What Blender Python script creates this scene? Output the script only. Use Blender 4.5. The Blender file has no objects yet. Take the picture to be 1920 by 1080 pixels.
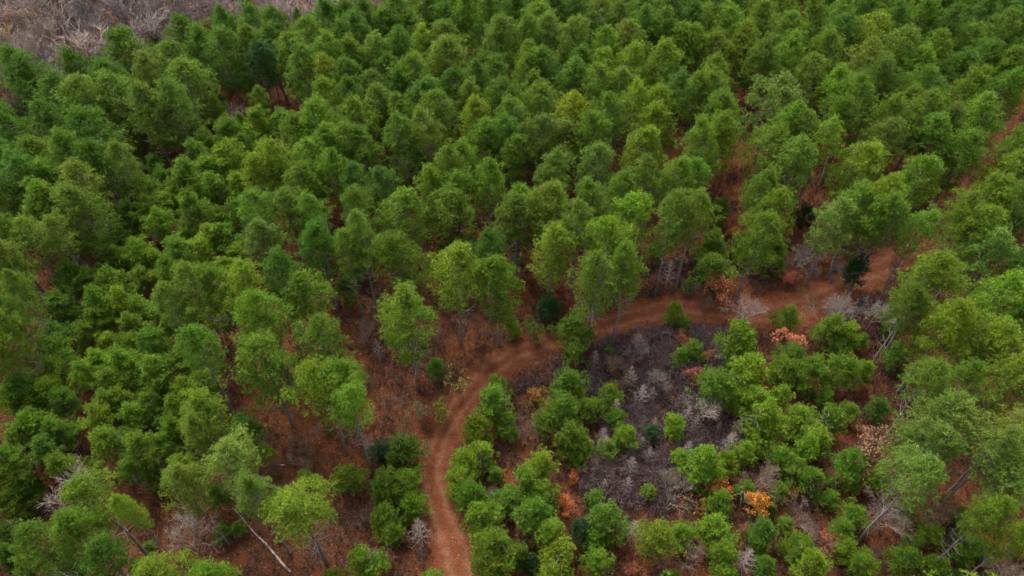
import bpy, math, random
import numpy as np
from mathutils import Vector

random.seed(7)
rng = np.random.default_rng(11)
scene = bpy.context.scene
COL = scene.collection

# ------------------------------------------------------------------ camera
CAM_H = 65.0
PITCH = math.radians(46.6)
F = 1280.0            # focal length in pixels of a 1920 wide frame
cam_d = bpy.data.cameras.new('camera')
cam = bpy.data.objects.new('camera', cam_d)
COL.objects.link(cam)
cam.location = (0, 0, CAM_H)
cam.rotation_euler = (math.pi / 2 - PITCH, 0, 0)
cam_d.sensor_width = 36
cam_d.lens = 24
cam_d.clip_end = 6000
scene.camera = cam
scene.cycles.max_bounces = 6
scene.cycles.diffuse_bounces = 3
CP, SP = math.cos(PITCH), math.sin(PITCH)


def ray(px, py):
    u = (px - 960) / F
    v = -(py - 540) / F
    return np.array([u, CP + v * SP, -SP + v * CP])


def at(px, py, z=0.0):
    d = ray(px, py)
    t = (z - CAM_H) / d[2]
    return np.array([d[0] * t, d[1] * t, z]), t


def pix(p):
    x, y, z = p[0], p[1], p[2] - CAM_H
    dep = y * CP - z * SP
    up = y * SP + z * CP
    return 960 + F * x / dep, 540 - F * up / dep


# ------------------------------------------------------------------ materials
def new_mat(name):
    m = bpy.data.materials.new(name)
    m.use_nodes = True
    nt = m.node_tree
    nt.nodes.clear()
    out = nt.nodes.new('ShaderNodeOutputMaterial')
    return m, nt, out


def N(nt, typ, **kw):
    n = nt.nodes.new(typ)
    for k, v in kw.items():
        setattr(n, k, v)
    return n


def ramp(nt, stops):
    r = nt.nodes.new('ShaderNodeValToRGB')
    els = r.color_ramp.elements
    while len(els) < len(stops):
        els.new(0.5)
    for e, (p, c) in zip(els, stops):
        e.position = p
        e.color = (*c, 1)
    return r


def noise(nt, scale, detail=4, rough=0.6, coord='Object'):
    tc = N(nt, 'ShaderNodeTexCoord')
    n = N(nt, 'ShaderNodeTexNoise')
    n.inputs['Scale'].default_value = scale
    n.inputs['Detail'].default_value = detail
    n.inputs['Roughness'].default_value = rough
    nt.links.new(tc.outputs[coord], n.inputs['Vector'])
    return n


def foliage_mat(name, transl=0.5, spread=(0.34, 1.85), attr=None):
    """needles or leaves: the object's own colour, varied from clump to clump and needle to needle"""
    m, nt, out = new_mat(name)
    L = nt.links.new
    if attr:
        oi = N(nt, 'ShaderNodeAttribute', attribute_name=attr, attribute_type='INSTANCER')
    else:
        oi = N(nt, 'ShaderNodeObjectInfo')
    geo = N(nt, 'ShaderNodeNewGeometry')
    ns = noise(nt, 0.9, 3, 0.6)
    mr = N(nt, 'ShaderNodeMapRange')
    mr.inputs['From Min'].default_value = 0.3
    mr.inputs['From Max'].default_value = 0.7
    mr.inputs['To Min'].default_value = 0.72
    mr.inputs['To Max'].default_value = 1.28
    L(ns.outputs['Fac'], mr.inputs['Value'])
    mr2 = N(nt, 'ShaderNodeMapRange')
    mr2.inputs['To Min'].default_value = spread[0]
    mr2.inputs['To Max'].default_value = spread[1]
    L(geo.outputs['Random Per Island'], mr2.inputs['Value'])
    mul = N(nt, 'ShaderNodeMath', operation='MULTIPLY')
    L(mr.outputs[0], mul.inputs[0])
    L(mr2.outputs[0], mul.inputs[1])
    hs = N(nt, 'ShaderNodeHueSaturation')
    L(oi.outputs['Color'], hs.inputs['Color'])
    L(mul.outputs[0], hs.inputs['Value'])
    hm = N(nt, 'ShaderNodeMapRange')
    hm.inputs['From Min'].default_value = 0.3
    hm.inputs['From Max'].default_value = 0.7
    hm.inputs['To Min'].default_value = 0.515
    hm.inputs['To Max'].default_value = 0.485
    L(ns.outputs['Fac'], hm.inputs['Value'])
    L(hm.outputs[0], hs.inputs['Hue'])
    d = N(nt, 'ShaderNodeBsdfPrincipled')
    d.inputs['Roughness'].default_value = 0.6
    d.inputs['Specular IOR Level'].default_value = 0.18
    L(hs.outputs[0], d.inputs['Base Color'])
    t = N(nt, 'ShaderNodeBsdfTranslucent')
    L(hs.outputs[0], t.inputs['Color'])
    mx = N(nt, 'ShaderNodeMixShader')
    mx.inputs[0].default_value = transl
    L(d.outputs[0], mx.inputs[1])
    L(t.outputs[0], mx.inputs[2])
    L(mx.outputs[0], out.inputs['Surface'])
    return m


def bark_mat(name, c1, c2, scale=6.0, objcol=False):
    m, nt, out = new_mat(name)
    L = nt.links.new
    ns = noise(nt, scale, 5, 0.65)
    ns.inputs['Distortion'].default_value = 0.3
    r = ramp(nt, [(0.3, c1), (0.7, c2)])
    L(ns.outputs['Fac'], r.inputs[0])
    b = N(nt, 'ShaderNodeBsdfPrincipled')
    b.inputs['Roughness'].default_value = 0.9
    b.inputs['Specular IOR Level'].default_value = 0.15
    col = r.outputs[0]
    if objcol:
        oi = N(nt, 'ShaderNodeObjectInfo')
        mm = N(nt, 'ShaderNodeMix', data_type='RGBA', blend_type='MULTIPLY')
        mm.inputs[0].default_value = 1.0
        L(col, mm.inputs[6])
        L(oi.outputs['Color'], mm.inputs[7])
        col = mm.outputs[2]
    L(col, b.inputs['Base Color'])
    bp = N(nt, 'ShaderNodeBump')
    bp.inputs['Strength'].default_value = 0.6
    bp.inputs['Distance'].default_value = 0.05
    L(ns.outputs['Fac'], bp.inputs['Height'])
    L(bp.outputs[0], b.inputs['Normal'])
    L(b.outputs[0], out.inputs['Surface'])
    return m


def twig_mat(name, stops):
    """thin stems: each stem takes a colour of its own from the ramp"""
    m, nt, out = new_mat(name)
    L = nt.links.new
    geo = N(nt, 'ShaderNodeNewGeometry')
    r = ramp(nt, stops)
    L(geo.outputs['Random Per Island'], r.inputs[0])
    b = N(nt, 'ShaderNodeBsdfPrincipled')
    b.inputs['Roughness'].default_value = 0.9
    b.inputs['Specular IOR Level'].default_value = 0.1
    L(r.outputs[0], b.inputs['Base Color'])
    L(b.outputs[0], out.inputs['Surface'])
    return m


def ground_mat():
    m, nt, out = new_mat('leaf strewn red soil')
    L = nt.links.new
    big = noise(nt, 0.05, 4, 0.6)
    mid = noise(nt, 0.45, 6, 0.65)
    fine = noise(nt, 5.0, 6, 0.75)
    r1 = ramp(nt, [(0.32, (0.030, 0.014, 0.008)), (0.5, (0.078, 0.027, 0.010)), (0.68, (0.140, 0.046, 0.014))])
    L(mid.outputs['Fac'], r1.inputs[0])
    r2 = ramp(nt, [(0.35, (0.042, 0.022, 0.015)), (0.65, (0.108, 0.036, 0.013))])
    L(big.outputs['Fac'], r2.inputs[0])
    mx = N(nt, 'ShaderNodeMix', data_type='RGBA')
    mx.inputs[0].default_value = 0.45
    L(r1.outputs[0], mx.inputs[6])
    L(r2.outputs[0], mx.inputs[7])
    r3 = ramp(nt, [(0.30, (0.35, 0.33, 0.33)), (0.5, (0.95, 0.95, 0.95)), (0.68, (1.7, 1.55, 1.35))])
    L(fine.outputs['Fac'], r3.inputs[0])
    ml = N(nt, 'ShaderNodeMix', data_type='RGBA', blend_type='MULTIPLY')
    ml.inputs[0].default_value = 1.0
    L(mx.outputs[2], ml.inputs[6])
    L(r3.outputs[0], ml.inputs[7])
    b = N(nt, 'ShaderNodeBsdfPrincipled')
    b.inputs['Roughness'].default_value = 0.95
    b.inputs['Specular IOR Level'].default_value = 0.1
    L(ml.outputs[2], b.inputs['Base Color'])
    bp = N(nt, 'ShaderNodeBump')
    bp.inputs['Strength'].default_value = 0.8
    bp.inputs['Distance'].default_value = 0.15
    L(fine.outputs['Fac'], bp.inputs['Height'])
    L(bp.outputs[0], b.inputs['Normal'])
    L(b.outputs[0], out.inputs['Surface'])
    return m


def track_mat():
    m, nt, out = new_mat('packed red dirt')
    L = nt.links.new
    uv = N(nt, 'ShaderNodeUVMap')
    sep = N(nt, 'ShaderNodeSeparateXYZ')
    L(uv.outputs[0], sep.inputs[0])
    # two worn wheel ruts at u = .3 and .7
    wob = noise(nt, 0.25, 3, 0.6)
    wm = N(nt, 'ShaderNodeMath', operation='MULTIPLY_ADD')
    L(wob.outputs['Fac'], wm.inputs[0])
    wm.inputs[1].default_value = 0.22
    L(sep.outputs['X'], wm.inputs[2])
    s1 = N(nt, 'ShaderNodeMath', operation='SUBTRACT')
    L(wm.outputs[0], s1.inputs[0])
    s1.inputs[1].default_value = 0.61
    ab = N(nt, 'ShaderNodeMath', operation='ABSOLUTE')
    L(s1.outputs[0], ab.inputs[0])
    s2 = N(nt, 'ShaderNodeMath', operation='SUBTRACT')
    L(ab.outputs[0], s2.inputs[0])
    s2.inputs[1].default_value = 0.2
    ab2 = N(nt, 'ShaderNodeMath', operation='ABSOLUTE')
    L(s2.outputs[0], ab2.inputs[0])
    rut = ramp(nt, [(0.0, (1, 1, 1)), (0.14, (0, 0, 0))])
    L(ab2.outputs[0], rut.inputs[0])
    mid = noise(nt, 0.8, 6, 0.7)
    fine = noise(nt, 7.0, 6, 0.75)
    base = ramp(nt, [(0.3, (0.055, 0.018, 0.009)), (0.5, (0.092, 0.030, 0.013)), (0.72, (0.125, 0.044, 0.019))])
    L(mid.outputs['Fac'], base.inputs[0])
    pale = ramp(nt, [(0.3, (0.095, 0.037, 0.019)), (0.7, (0.150, 0.068, 0.039))])
    L(mid.outputs['Fac'], pale.inputs[0])
    mx = N(nt, 'ShaderNodeMix', data_type='RGBA')
    rm = N(nt, 'ShaderNodeMath', operation='MULTIPLY')
    L(rut.outputs[0], rm.inputs[0])
    rm.inputs[1].default_value = 0.95
    L(rm.outputs[0], mx.inputs[0])
    L(base.outputs[0], mx.inputs[6])
    L(pale.outputs[0], mx.inputs[7])
    r3 = ramp(nt, [(0.3, (0.4, 0.38, 0.37)), (0.5, (0.95, 0.95, 0.95)), (0.7, (1.7, 1.6, 1.5))])
    L(fine.outputs['Fac'], r3.inputs[0])
    ml = N(nt, 'ShaderNodeMix', data_type='RGBA', blend_type='MULTIPLY')
    ml.inputs[0].default_value = 1.0
    L(mx.outputs[2], ml.inputs[6])
    L(r3.outputs[0], ml.inputs[7])
    b = N(nt, 'ShaderNodeBsdfPrincipled')
    b.inputs['Roughness'].default_value = 0.95
    b.inputs['Specular IOR Level'].default_value = 0.1
    L(ml.outputs[2], b.inputs['Base Color'])
    bp = N(nt, 'ShaderNodeBump')
    bp.inputs['Strength'].default_value = 0.5
    bp.inputs['Distance'].default_value = 0.08
    L(fine.outputs['Fac'], bp.inputs['Height'])
    L(bp.outputs[0], b.inputs['Normal'])
    L(b.outputs[0], out.inputs['Surface'])
    return m


M_NEEDLE = foliage_mat('pine needles')
M_FAR = foliage_mat('far pine needles', attr='tint')
M_LEAF = foliage_mat('autumn leaves', 0.3)
M_BARK = bark_mat('pine bark', (0.085, 0.070, 0.066), (0.20, 0.17, 0.16))
M_PALE = bark_mat('pale bare bark', (0.20, 0.165, 0.145), (0.40, 0.35, 0.32), 5.0, True)
M_LOG = bark_mat('weathered dead wood', (0.20, 0.135, 0.112), (0.38, 0.29, 0.255), 3.0)
M_GROUND = ground_mat()
M_TRACK = track_mat()
M_BRUSH = twig_mat('grey purple twigs', [(0, (0.032, 0.020, 0.019)), (0.5, (0.076, 0.051, 0.050)), (1, (0.165, 0.125, 0.122))])
M_UNDER = twig_mat('brown undergrowth', [(0, (0.036, 0.018, 0.012)), (0.45, (0.095, 0.038, 0.022)), (0.8, (0.14, 0.065, 0.038)), (1, (0.20, 0.15, 0.12))])
M_DRY = twig_mat('dark dry twigs', [(0, (0.026, 0.016, 0.012)), (0.5, (0.072, 0.040, 0.029)), (1, (0.16, 0.115, 0.10))])
M_LITTER = twig_mat('fallen leaves', [(0, (0.06, 0.021, 0.011)), (0.5, (0.145, 0.046, 0.019)), (0.85, (0.21, 0.08, 0.03)), (1, (0.26, 0.16, 0.10))])
M_WOODBRUSH = twig_mat('grey winter twigs', [(0, (0.030, 0.021, 0.018)), (0.5, (0.062, 0.048, 0.043)), (1, (0.14, 0.115, 0.107))])


# ------------------------------------------------------------------ mesh helpers
def mesh_tris(name, v, mats, tri=None, quads=None, smooth=False):
    """v: (n,3) points; triangles default to each three points in turn"""
    me = bpy.data.meshes.new(name)
    v = np.asarray(v, dtype=np.float32)
    me.vertices.add(len(v))
    me.vertices.foreach_set('co', v.ravel())
    if quads is not None:
        idx = np.asarray(quads, dtype=np.int32)
        k = 4
    else:
        idx = np.arange(len(v), dtype=np.int32).reshape(-1, 3) if tri is None else np.asarray(tri, dtype=np.int32)
        k = 3
    n = len(idx)
    me.loops.add(n * k)
    me.loops.foreach_set('vertex_index', idx.ravel())
    me.polygons.add(n)
    me.polygons.foreach_set('loop_start', np.arange(n, dtype=np.int32) * k)
    if smooth:
        me.polygons.foreach_set('use_smooth', np.ones(n, dtype=bool))
    me.materials.append(mats)
    me.update(calc_edges=True)
    me.validate()
    return me


def inside(poly, p):
    c = np.zeros(len(p), bool)
    n = len(poly)
    for i in range(n):
        a, b = poly[i], poly[(i + 1) % n]
        cond = ((a[1] > p[:, 1]) != (b[1] > p[:, 1])) & (p[:, 0] < (b[0] - a[0]) * (p[:, 1] - a[1]) / (b[1] - a[1] + 1e-12) + a[0])
        c ^= cond
    return c


def unit(a):
    return a / np.maximum(np.linalg.norm(a, axis=-1, keepdims=True), 1e-9)


def blades(p, d, length, width):
    """one thin pointed triangle per point p along direction d"""
    n = len(p)
    side = unit(np.cross(d, rng.normal(size=(n, 3))))
    length = np.broadcast_to(np.asarray(length, float), (n,))[:, None]
    width = np.broadcast_to(np.asarray(width, float), (n,))[:, None]
    a = p - side * width * 0.5
    b = p + side * width * 0.5
    c = p + d * length
    return np.stack([a, b, c], 1).reshape(-1, 3)


class Tubes:
    def __init__(self, sides=5):
        self.v, self.f, self.n, self.s = [], [], 0, sides

    def add(self, pts, rad):
        s = self.s
        pts = [np.asarray(p, float) for p in pts]
        base = self.n
        for i, p in enumerate(pts):
            a = pts[max(i - 1, 0)]
            b = pts[min(i + 1, len(pts) - 1)]
            d = unit(b - a)
            ref = np.array([0, 0, 1.0]) if abs(d[2]) < 0.9 else np.array([1.0, 0, 0])
            x = unit(np.cross(d, ref))
            y = np.cross(d, x)
            for k in range(s):
                an = 2 * math.pi * k / s
                self.v.append(p + (x * math.cos(an) + y * math.sin(an)) * rad[i])
        for i in range(len(pts) - 1):
            for k in range(s):
                a = base + i * s + k
                b = base + i * s + (k + 1) % s
                self.f.append((a, b, b + s, a + s))
        self.n += s * len(pts)

    def mesh(self, name, mat):
        return mesh_tris(name, np.array(self.v), mat, quads=np.array(self.f), smooth=True)


# ------------------------------------------------------------------ pine meshes
def crown_tris(seed, R, HZ, n_clump, per, young=False, needles=9, fat=1.0):
    """rosettes of needles in loose sprays along whorled limbs; centre at 0, reaches about +-HZ"""
    g = np.random.default_rng(seed)
    P, D, L = [], [], []
    lean = g.normal(0, 0.07, 2)
    lob = g.uniform(0, 6.28, 3)
    drop = g.uniform(0, 6.28)
    wide = g.uniform(0.18, 0.46)                             # how high the crown is widest
    peak = g.uniform(1.8, 3.0)                              # pointed or rounded top
    amp = g.uniform(0.8, 1.35)
    for i in range(n_clump):
        t = (i + g.uniform(0, 1)) / n_clump                  # 0 bottom .. 1 top
        an = i * 2.39996 + g.normal(0, 0.4)
        if young:
            env = (1 - t ** g.uniform(1.7, 2.4)) ** 0.6 * (0.80 + 0.2 * min(1, t * 4))
            size = 1.1
        else:
            t = t ** 0.92
            env = (1 - max(0, (t - wide) / (1 - wide)) ** peak) ** 0.75 * (0.55 + 0.45 * min(1, t / wide))
            size = 1.0 if t > 0.35 else 0.85
            if t < 0.55 and math.cos(an - drop) > 0.5 and g.random() < 0.45:
                continue                                     # a side where the lower limbs have died
        lobe = 1 + amp * (0.17 * math.sin(2 * an + lob[0] + 2 * t) + 0.16 * math.sin(3 * an + lob[1] + 6 * t))
        u = g.random()
        rr = R * env * lobe * (g.uniform(0.5, 1.0) if u < 0.72 else g.uniform(1.0, 1.16) if u < 0.82 else g.uniform(0.1, 0.5))
        z = -HZ + 2 * HZ * t + g.normal(0, 0.4)
        c = np.array([math.cos(an) * rr + lean[0] * z, math.sin(an) * rr + lean[1] * z, z * 0.95 + rr * 0.06])
        cr = R * (g.uniform(0.10, 0.25) if not young else g.uniform(0.13, 0.27)) * size
        m = max(4, int(per * (cr / (R * (0.20 if young else 0.18))) ** 1.8 * g.uniform(0.7, 1.2) * (1 if young or t > 0.2 else 0.75)))
        off = np.clip(g.normal(size=(m, 3)), -1.6, 1.6) * cr * 0.56 * np.array([1, 1, 0.72])
        out = unit(np.array([c[0], c[1], 0.0]) + 1e-6)
        P.append(c + off)
        D.append(unit(unit(off) * 0.6 + 0.35 * out + np.array([0, 0, 0.8])))
        L.append(np.full(m, 0.36 if not young else 0.26) * g.uniform(0.75, 1.25, m))
    p, d, L = np.concatenate(P), np.concatenate(D), np.concatenate(L)
    v = []
    for k in range(needles):
        a = g.normal(size=d.shape)
        a = unit(a - d * (a * d).sum(1, keepdims=True))
        th = g.uniform(0.15, 1.45, len(d))[:, None]
        v.append(blades(p, d * np.cos(th) + a * np.sin(th), L * g.uniform(0.8, 1.2, len(L)), (0.050 if young else 0.054) * fat))
    return np.concatenate(v)


def pine_crown(seed, R, HZ, n_clump=230, per=17, young=False):
    return mesh_tris('crown', crown_tris(seed, R, HZ, n_clump, per, young), M_NEEDLE)


def pine_trunk(seed, H=16.0, crown=(7.0, 15.6), R=4.0, r0=0.23, limbs=26, dead=6):
    g = np.random.default_rng(seed)
    T = Tubes(6)
    n = 9
    bend = g.normal(0, 0.22, (n, 2)).cumsum(0) * 0.5
    bend[:2] = 0
    ax = [np.array([bend[i, 0], bend[i, 1], H * 0.97 * i / (n - 1)]) for i in range(n)]
    T.add(ax, [r0 * (1.25 if i == 0 else 1) * (1 - 0.88 * (i / (n - 1)) ** 1.3) for i in range(n)])

    def axis(z):
        k = min(max(z / (H * 0.97) * (n - 1), 0), n - 1.001)
        i = int(k)
        return ax[i] * (1 - (k - i)) + ax[i + 1] * (k - i)
    z0, z1 = crown
    for i in range(limbs):
        t = (i + g.random()) / limbs
        z = z0 + (z1 - z0) * t
        an = i * 2.4 + g.normal(0, 0.4)
        ln = R * (0.85 if t < 0.5 else 0.85 - 1.1 * (t - 0.5)) * g.uniform(0.7, 1.05)
        b = axis(z)
        o = np.array([math.cos(an), math.sin(an), 0])
        T.add([b, b + o * ln * 0.5 + [0, 0, ln * 0.10], b + o * ln + [0, 0, ln * 0.32]], [0.055, 0.035, 0.012])
        if t < 0.55:
            s = np.array([-o[1], o[0], 0]) * g.choice([-1, 1])
            m = b + o * ln * 0.5 + [0, 0, ln * 0.1]
            T.add([m, m + (o * 0.6 + s * 0.6) * ln * 0.45 + [0, 0, 0.1 * ln]], [0.03, 0.01])
    for i in range(dead):
        z = z0 * g.uniform(0.55, 1.0)
        an = g.uniform(0, 6.28)
        ln = g.uniform(0.5, 1.7)
        b = axis(z)
        o = np.array([math.cos(an), math.sin(an), -0.15])
        T.add([b, b + o * ln], [0.03, 0.008])
    return T.mesh('trunk', M_BARK)


N_P, N_Y = 16, 12
PR, PHZ, PH = 3.2, 5.4, 16.5
P_CROWN = [pine_crown(100 + i, PR, PHZ) for i in range(N_P)]
P_TRUNK = [pine_trunk(200 + i, PH, (PH - 2 * PHZ - 0.4, PH - 0.8), PR) for i in range(5)]
YR, YHZ, YH = 1.9, 2.2, 5.4
Y_CROWN = [pine_crown(300 + i, YR, YHZ, 88, 19, True) for i in range(N_Y)]
Y_TRUNK = [pine_trunk(400 + i, YH, (0.9, YH - 0.4), YR, 0.085, 16, 0) for i in range(3)]


# ------------------------------------------------------------------ bare and leafy broadleaf meshes
def grow(g, T, tips, p, d, ln, r, level, spread, kids):
    mid = p + d * ln * 0.5 + g.normal(0, 0.05 * ln, 3)
    e = p + d * ln + g.normal(0, 0.04 * ln, 3)
    T[min(level, 1)].add([p, mid, e], [r, r * 0.82, r * 0.62])
    if level >= 4 or ln < 0.22:
        tips.append((e, d))
        return
    k = kids if level < 3 else kids + 1
    for i in range(k):
        a = g.normal(size=3)
        a = unit(a - d * np.dot(a, d))
        nd = unit(d * 0.9 + a * spread * g.uniform(0.6, 1.3) + np.array([0, 0, 0.16]))
        st = p + (e - p) * g.uniform(0.45, 1.0) if i else e
        grow(g, T, tips, st, nd, ln * g.uniform(0.58, 0.8), r * 0.6, level + 1, spread, kids)


def bare_meshes(seed, H, stems, spread, r0):
    """returns trunk mesh, branch mesh, tip list; about H high"""
    g = np.random.default_rng(seed)
    T = [Tubes(5), Tubes(3)]
    tips = []
    for s in range(stems):
        a = g.uniform(0, 6.28)
        tilt = 0.08 if stems == 1 else g.uniform(0.25, 0.7)
        d = unit(np.array([math.cos(a) * tilt, math.sin(a) * tilt, 1.0]))
        o = np.array([math.cos(a), math.sin(a), 0]) * (0 if stems == 1 else 0.12)
        grow(g, T, tips, o, d, H * 0.34 * g.uniform(0.85, 1.1), r0, 0, spread, 4 if stems == 1 else 3)
    V = np.array(T[1].v)
    p = np.array([t[0] for t in tips])
    d = np.array([t[1] for t in tips])
    tw = []
    for k in range(3):                                        # the finest twigs
        tw.append(blades(p, unit(d + g.normal(0, 0.55, d.shape)), H * 0.07 * g.uniform(0.6, 1.3, len(p)), H * 0.0026))
    tw = np.concatenate(tw)
    nv = len(V)
    me = bpy.data.meshes.new('branches')
    faces = [tuple(f) for f in T[1].f] + [(nv + i, nv + i + 1, nv + i + 2) for i in range(0, len(tw), 3)]
    me.from_pydata(np.concatenate([V, tw]).tolist(), [], faces)
    me.materials.append(M_PALE)
    zt = max(V[:, 2].max(), tw[:, 2].max())
    rr = float(np.percentile(np.abs(np.concatenate([V, tw])[:, :2]), 98))
    return T[0].mesh('trunk', M_PALE), me, (p, d), float(zt), rr


def conifer_snag(seed, H):
    """a bare narrow tree with a straight leader and whorls of short side limbs"""
    g = np.random.default_rng(seed)
    T = Tubes(5)
    B = Tubes(3)
    T.add([[0, 0, 0], [0.05, 0, H * 0.5], [0.0, 0.05, H]], [0.09, 0.06, 0.012])
    for i in range(46):
        t = (i + g.random()) / 46
        z = H * (0.18 + 0.8 * t)
        an = i * 2.4
        ln = H * 0.27 * (1 - t) ** 0.7 * g.uniform(0.6, 1.1) + 0.1
        o = np.array([math.cos(an), math.sin(an), 0])
        b = np.array([0.03, 0.02, z])
        e = b + o * ln + [0, 0, ln * 0.35]
        B.add([b, b + o * ln * 0.5 + [0, 0, ln * 0.08], e], [0.03, 0.02, 0.008])
        for k in range(4):
            q = b + (e - b) * g.uniform(0.35, 0.95)
            s = unit(o * 0.6 + np.array([-o[1], o[0], 0]) * g.choice([-1, 1]) + [0, 0, 0.3])
            B.add([q, q + s * ln * 0.35], [0.015, 0.006])
    return T.mesh('trunk', M_PALE), B.mesh('branches', M_PALE), None, H, H * 0.27


def leaf_mesh(seed, tips, H, per, size):
    g = np.random.default_rng(seed)
    p, d = tips
    q = np.repeat(p, per, 0) + g.normal(0, H * 0.035, (len(p) * per, 3))
    dd = unit(g.normal(size=q.shape))
    L = size * g.uniform(0.6, 1.3, len(q))
    return mesh_tris('leaves', blades(q - dd * L[:, None] * 0.5, dd, L, L * 0.8), M_LEAF)


BARE_TREE = [bare_meshes(500 + i, 9.0, 1, 0.62, 0.085) for i in range(5)]
BARE_SHRUB = [bare_meshes(520 + i, 3.0, 5, 0.55, 0.030) for i in range(5)]
BARE_FAR = [bare_meshes(510 + i, 9.0, 1, 0.6, 0.17) for i in range(5)]
SNAG = [conifer_snag(540 + i, 6.0) for i in range(3)]
LEAF_SHRUB = [leaf_mesh(560 + i, BARE_SHRUB[i][2], BARE_SHRUB[i][3], 5, 0.12) for i in range(5)]
SPARSE_LEAF = [leaf_mesh(570 + i, (BARE_SHRUB[i][2][0][::8], BARE_SHRUB[i][2][1][::8]), BARE_SHRUB[i][3], 7, 0.13) for i in range(5)]

# ------------------------------------------------------------------ placing things
THINGS = []          # (object, pixel x, pixel y, kind word, adjective list)


def link(name, me=None, parent=None):
    o = bpy.data.objects.new(name, me)
    COL.objects.link(o)
    if parent:
        o.parent = parent
    return o


PROTO = {}


def copy_part(key, name, me, parent):
    """first time builds the part, afterwards copies it"""
    if key not in PROTO:
        PROTO[key] = bpy.data.objects.new(name, me)
        o = PROTO[key]
    else:
        o = PROTO[key].copy()
    COL.objects.link(o)
    o.parent = parent
    return o


def solve(px, ytop, w, zc_of, hz_of):
    """from the crown's top edge and width in the photograph to its place and radius"""
    z = 8.0
    cy = ytop + w * 0.5
    for _ in range(8):
        P, dep = at(px, cy, z)
        r = w * 0.5 * dep / F
        hz = hz_of(r)
        z = zc_of(r, hz)
        v = ray(px, cy)
        sd = -v[2] / np.linalg.norm(v)
        cd = math.sqrt(1 - sd * sd)
        cy = ytop + math.sqrt((r * sd) ** 2 + (hz * cd) ** 2) * F / dep * 0.96
    return P, r, hz, cy


TONE = {'g': (0.096, 0.167, 0.015), 'b': (0.124, 0.200, 0.015), 'd': (0.068, 0.134, 0.015), 'o': (0.102, 0.160, 0.019),  # 'd': dark green needles, with upper-left and edge shading put into the colour
        'y': (0.128, 0.194, 0.015), 'l': (0.124, 0.186, 0.029), 't': (0.042, 0.094, 0.030), 'k': (0.028, 0.060, 0.021)}
TONE_WORD = {'g': 'green', 'b': 'bright green', 'd': 'dark green', 'o': 'dull olive green', 'y': 'yellowish green',
             'l': 'pale greyish green', 't': 'bluish green', 'k': 'very dark green'}


def jitter(c, s=0.09):
    f = random.gauss(1, s)
    return (max(0.004, c[0] * f * random.gauss(1, s * 0.8)), max(0.004, c[1] * f), max(0.004, c[2] * f * random.gauss(1, s)), 1)


TAKEN = []


def pine(px, ytop, w, tone, H=None):
    H = H or random.uniform(14.2, 16.4)
    ratio = random.uniform(1.5, 1.85) * (0.8 if ytop > 780 else 1)
    P, r, hz, cy = solve(px, ytop, w * (1.2 if ytop < 250 else 1.06), lambda r, hz: H - hz, lambda r: max(3.2, min(r * ratio, H * 0.385)))
    root = link('pine_tree')
    root.location = (P[0], P[1], 0)
    root.rotation_euler = (0, 0, random.uniform(0, 6.28))
    i = random.randrange(N_P)
    c = copy_part(('pc', i), 'crown', P_CROWN[i], root)
    c.location = (0, 0, H - hz)
    c.scale = (r / PR, r / PR, hz / PHZ)
    c.color = jitter(TONE[tone])
    i = random.randrange(5)
    t = copy_part(('pt', i), 'trunk', P_TRUNK[i], root)
    k = r / PR
    t.scale = (k, k, H / PH)
    root['category'] = 'pine tree'
    root['group'] = 'tall pines of the forest'
    THINGS.append((root, px, cy, 'tall pine', tone, w))
    TAKEN.append((P[0], P[1], r))
    return root


def young(px, ytop, w, tone, H=None):
    ratio = random.uniform(0.95, 1.25)
    sk = random.uniform(0.5, 1.3)
    lift = random.uniform(2.2, 4.2) if px < 540 and ytop < 860 else 0     # the thicket on the left stands taller
    P, r, hz, cy = solve(px, ytop, w * 0.97, lambda r, hz: hz * 0.96 + min(r * 0.9, 1.8) * sk + lift, lambda r: r * ratio)
    H = hz * 1.96 + min(r * 0.9, 1.8) * sk + lift
    root = link('young_pine')
    root.location = (P[0], P[1], 0)
    root.rotation_euler = (0, 0, random.uniform(0, 6.28))
    i = random.randrange(N_Y)
    c = copy_part(('yc', i), 'crown', Y_CROWN[i], root)
    c.location = (0, 0, H - hz)
    c.scale = (r / YR, r / YR, hz / YHZ)
    c.color = jitter(tuple(q * 1.12 for q in TONE[tone]))
    i = random.randrange(3)
    t = copy_part(('yt', i), 'trunk', Y_TRUNK[i], root)
    t.scale = (r / YR, r / YR, H / YH)
    root['category'] = 'young pine'
    root['group'] = 'young pines of the thicket'
    THINGS.append((root, px, cy, 'young pine', tone, w))
    TAKEN.append((P[0], P[1], r))
    return root


def cedar(px, ytop, w, tone, label):
    r_ = young(px, ytop, w * 1.2, tone)
    r_.name = 'evergreen_shrub'
    r_['category'] = 'evergreen shrub'
    r_['group'] = 'dark evergreen shrubs of the understorey'
    r_['label'] = label
    T_ = THINGS.pop()
    return r_


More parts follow.
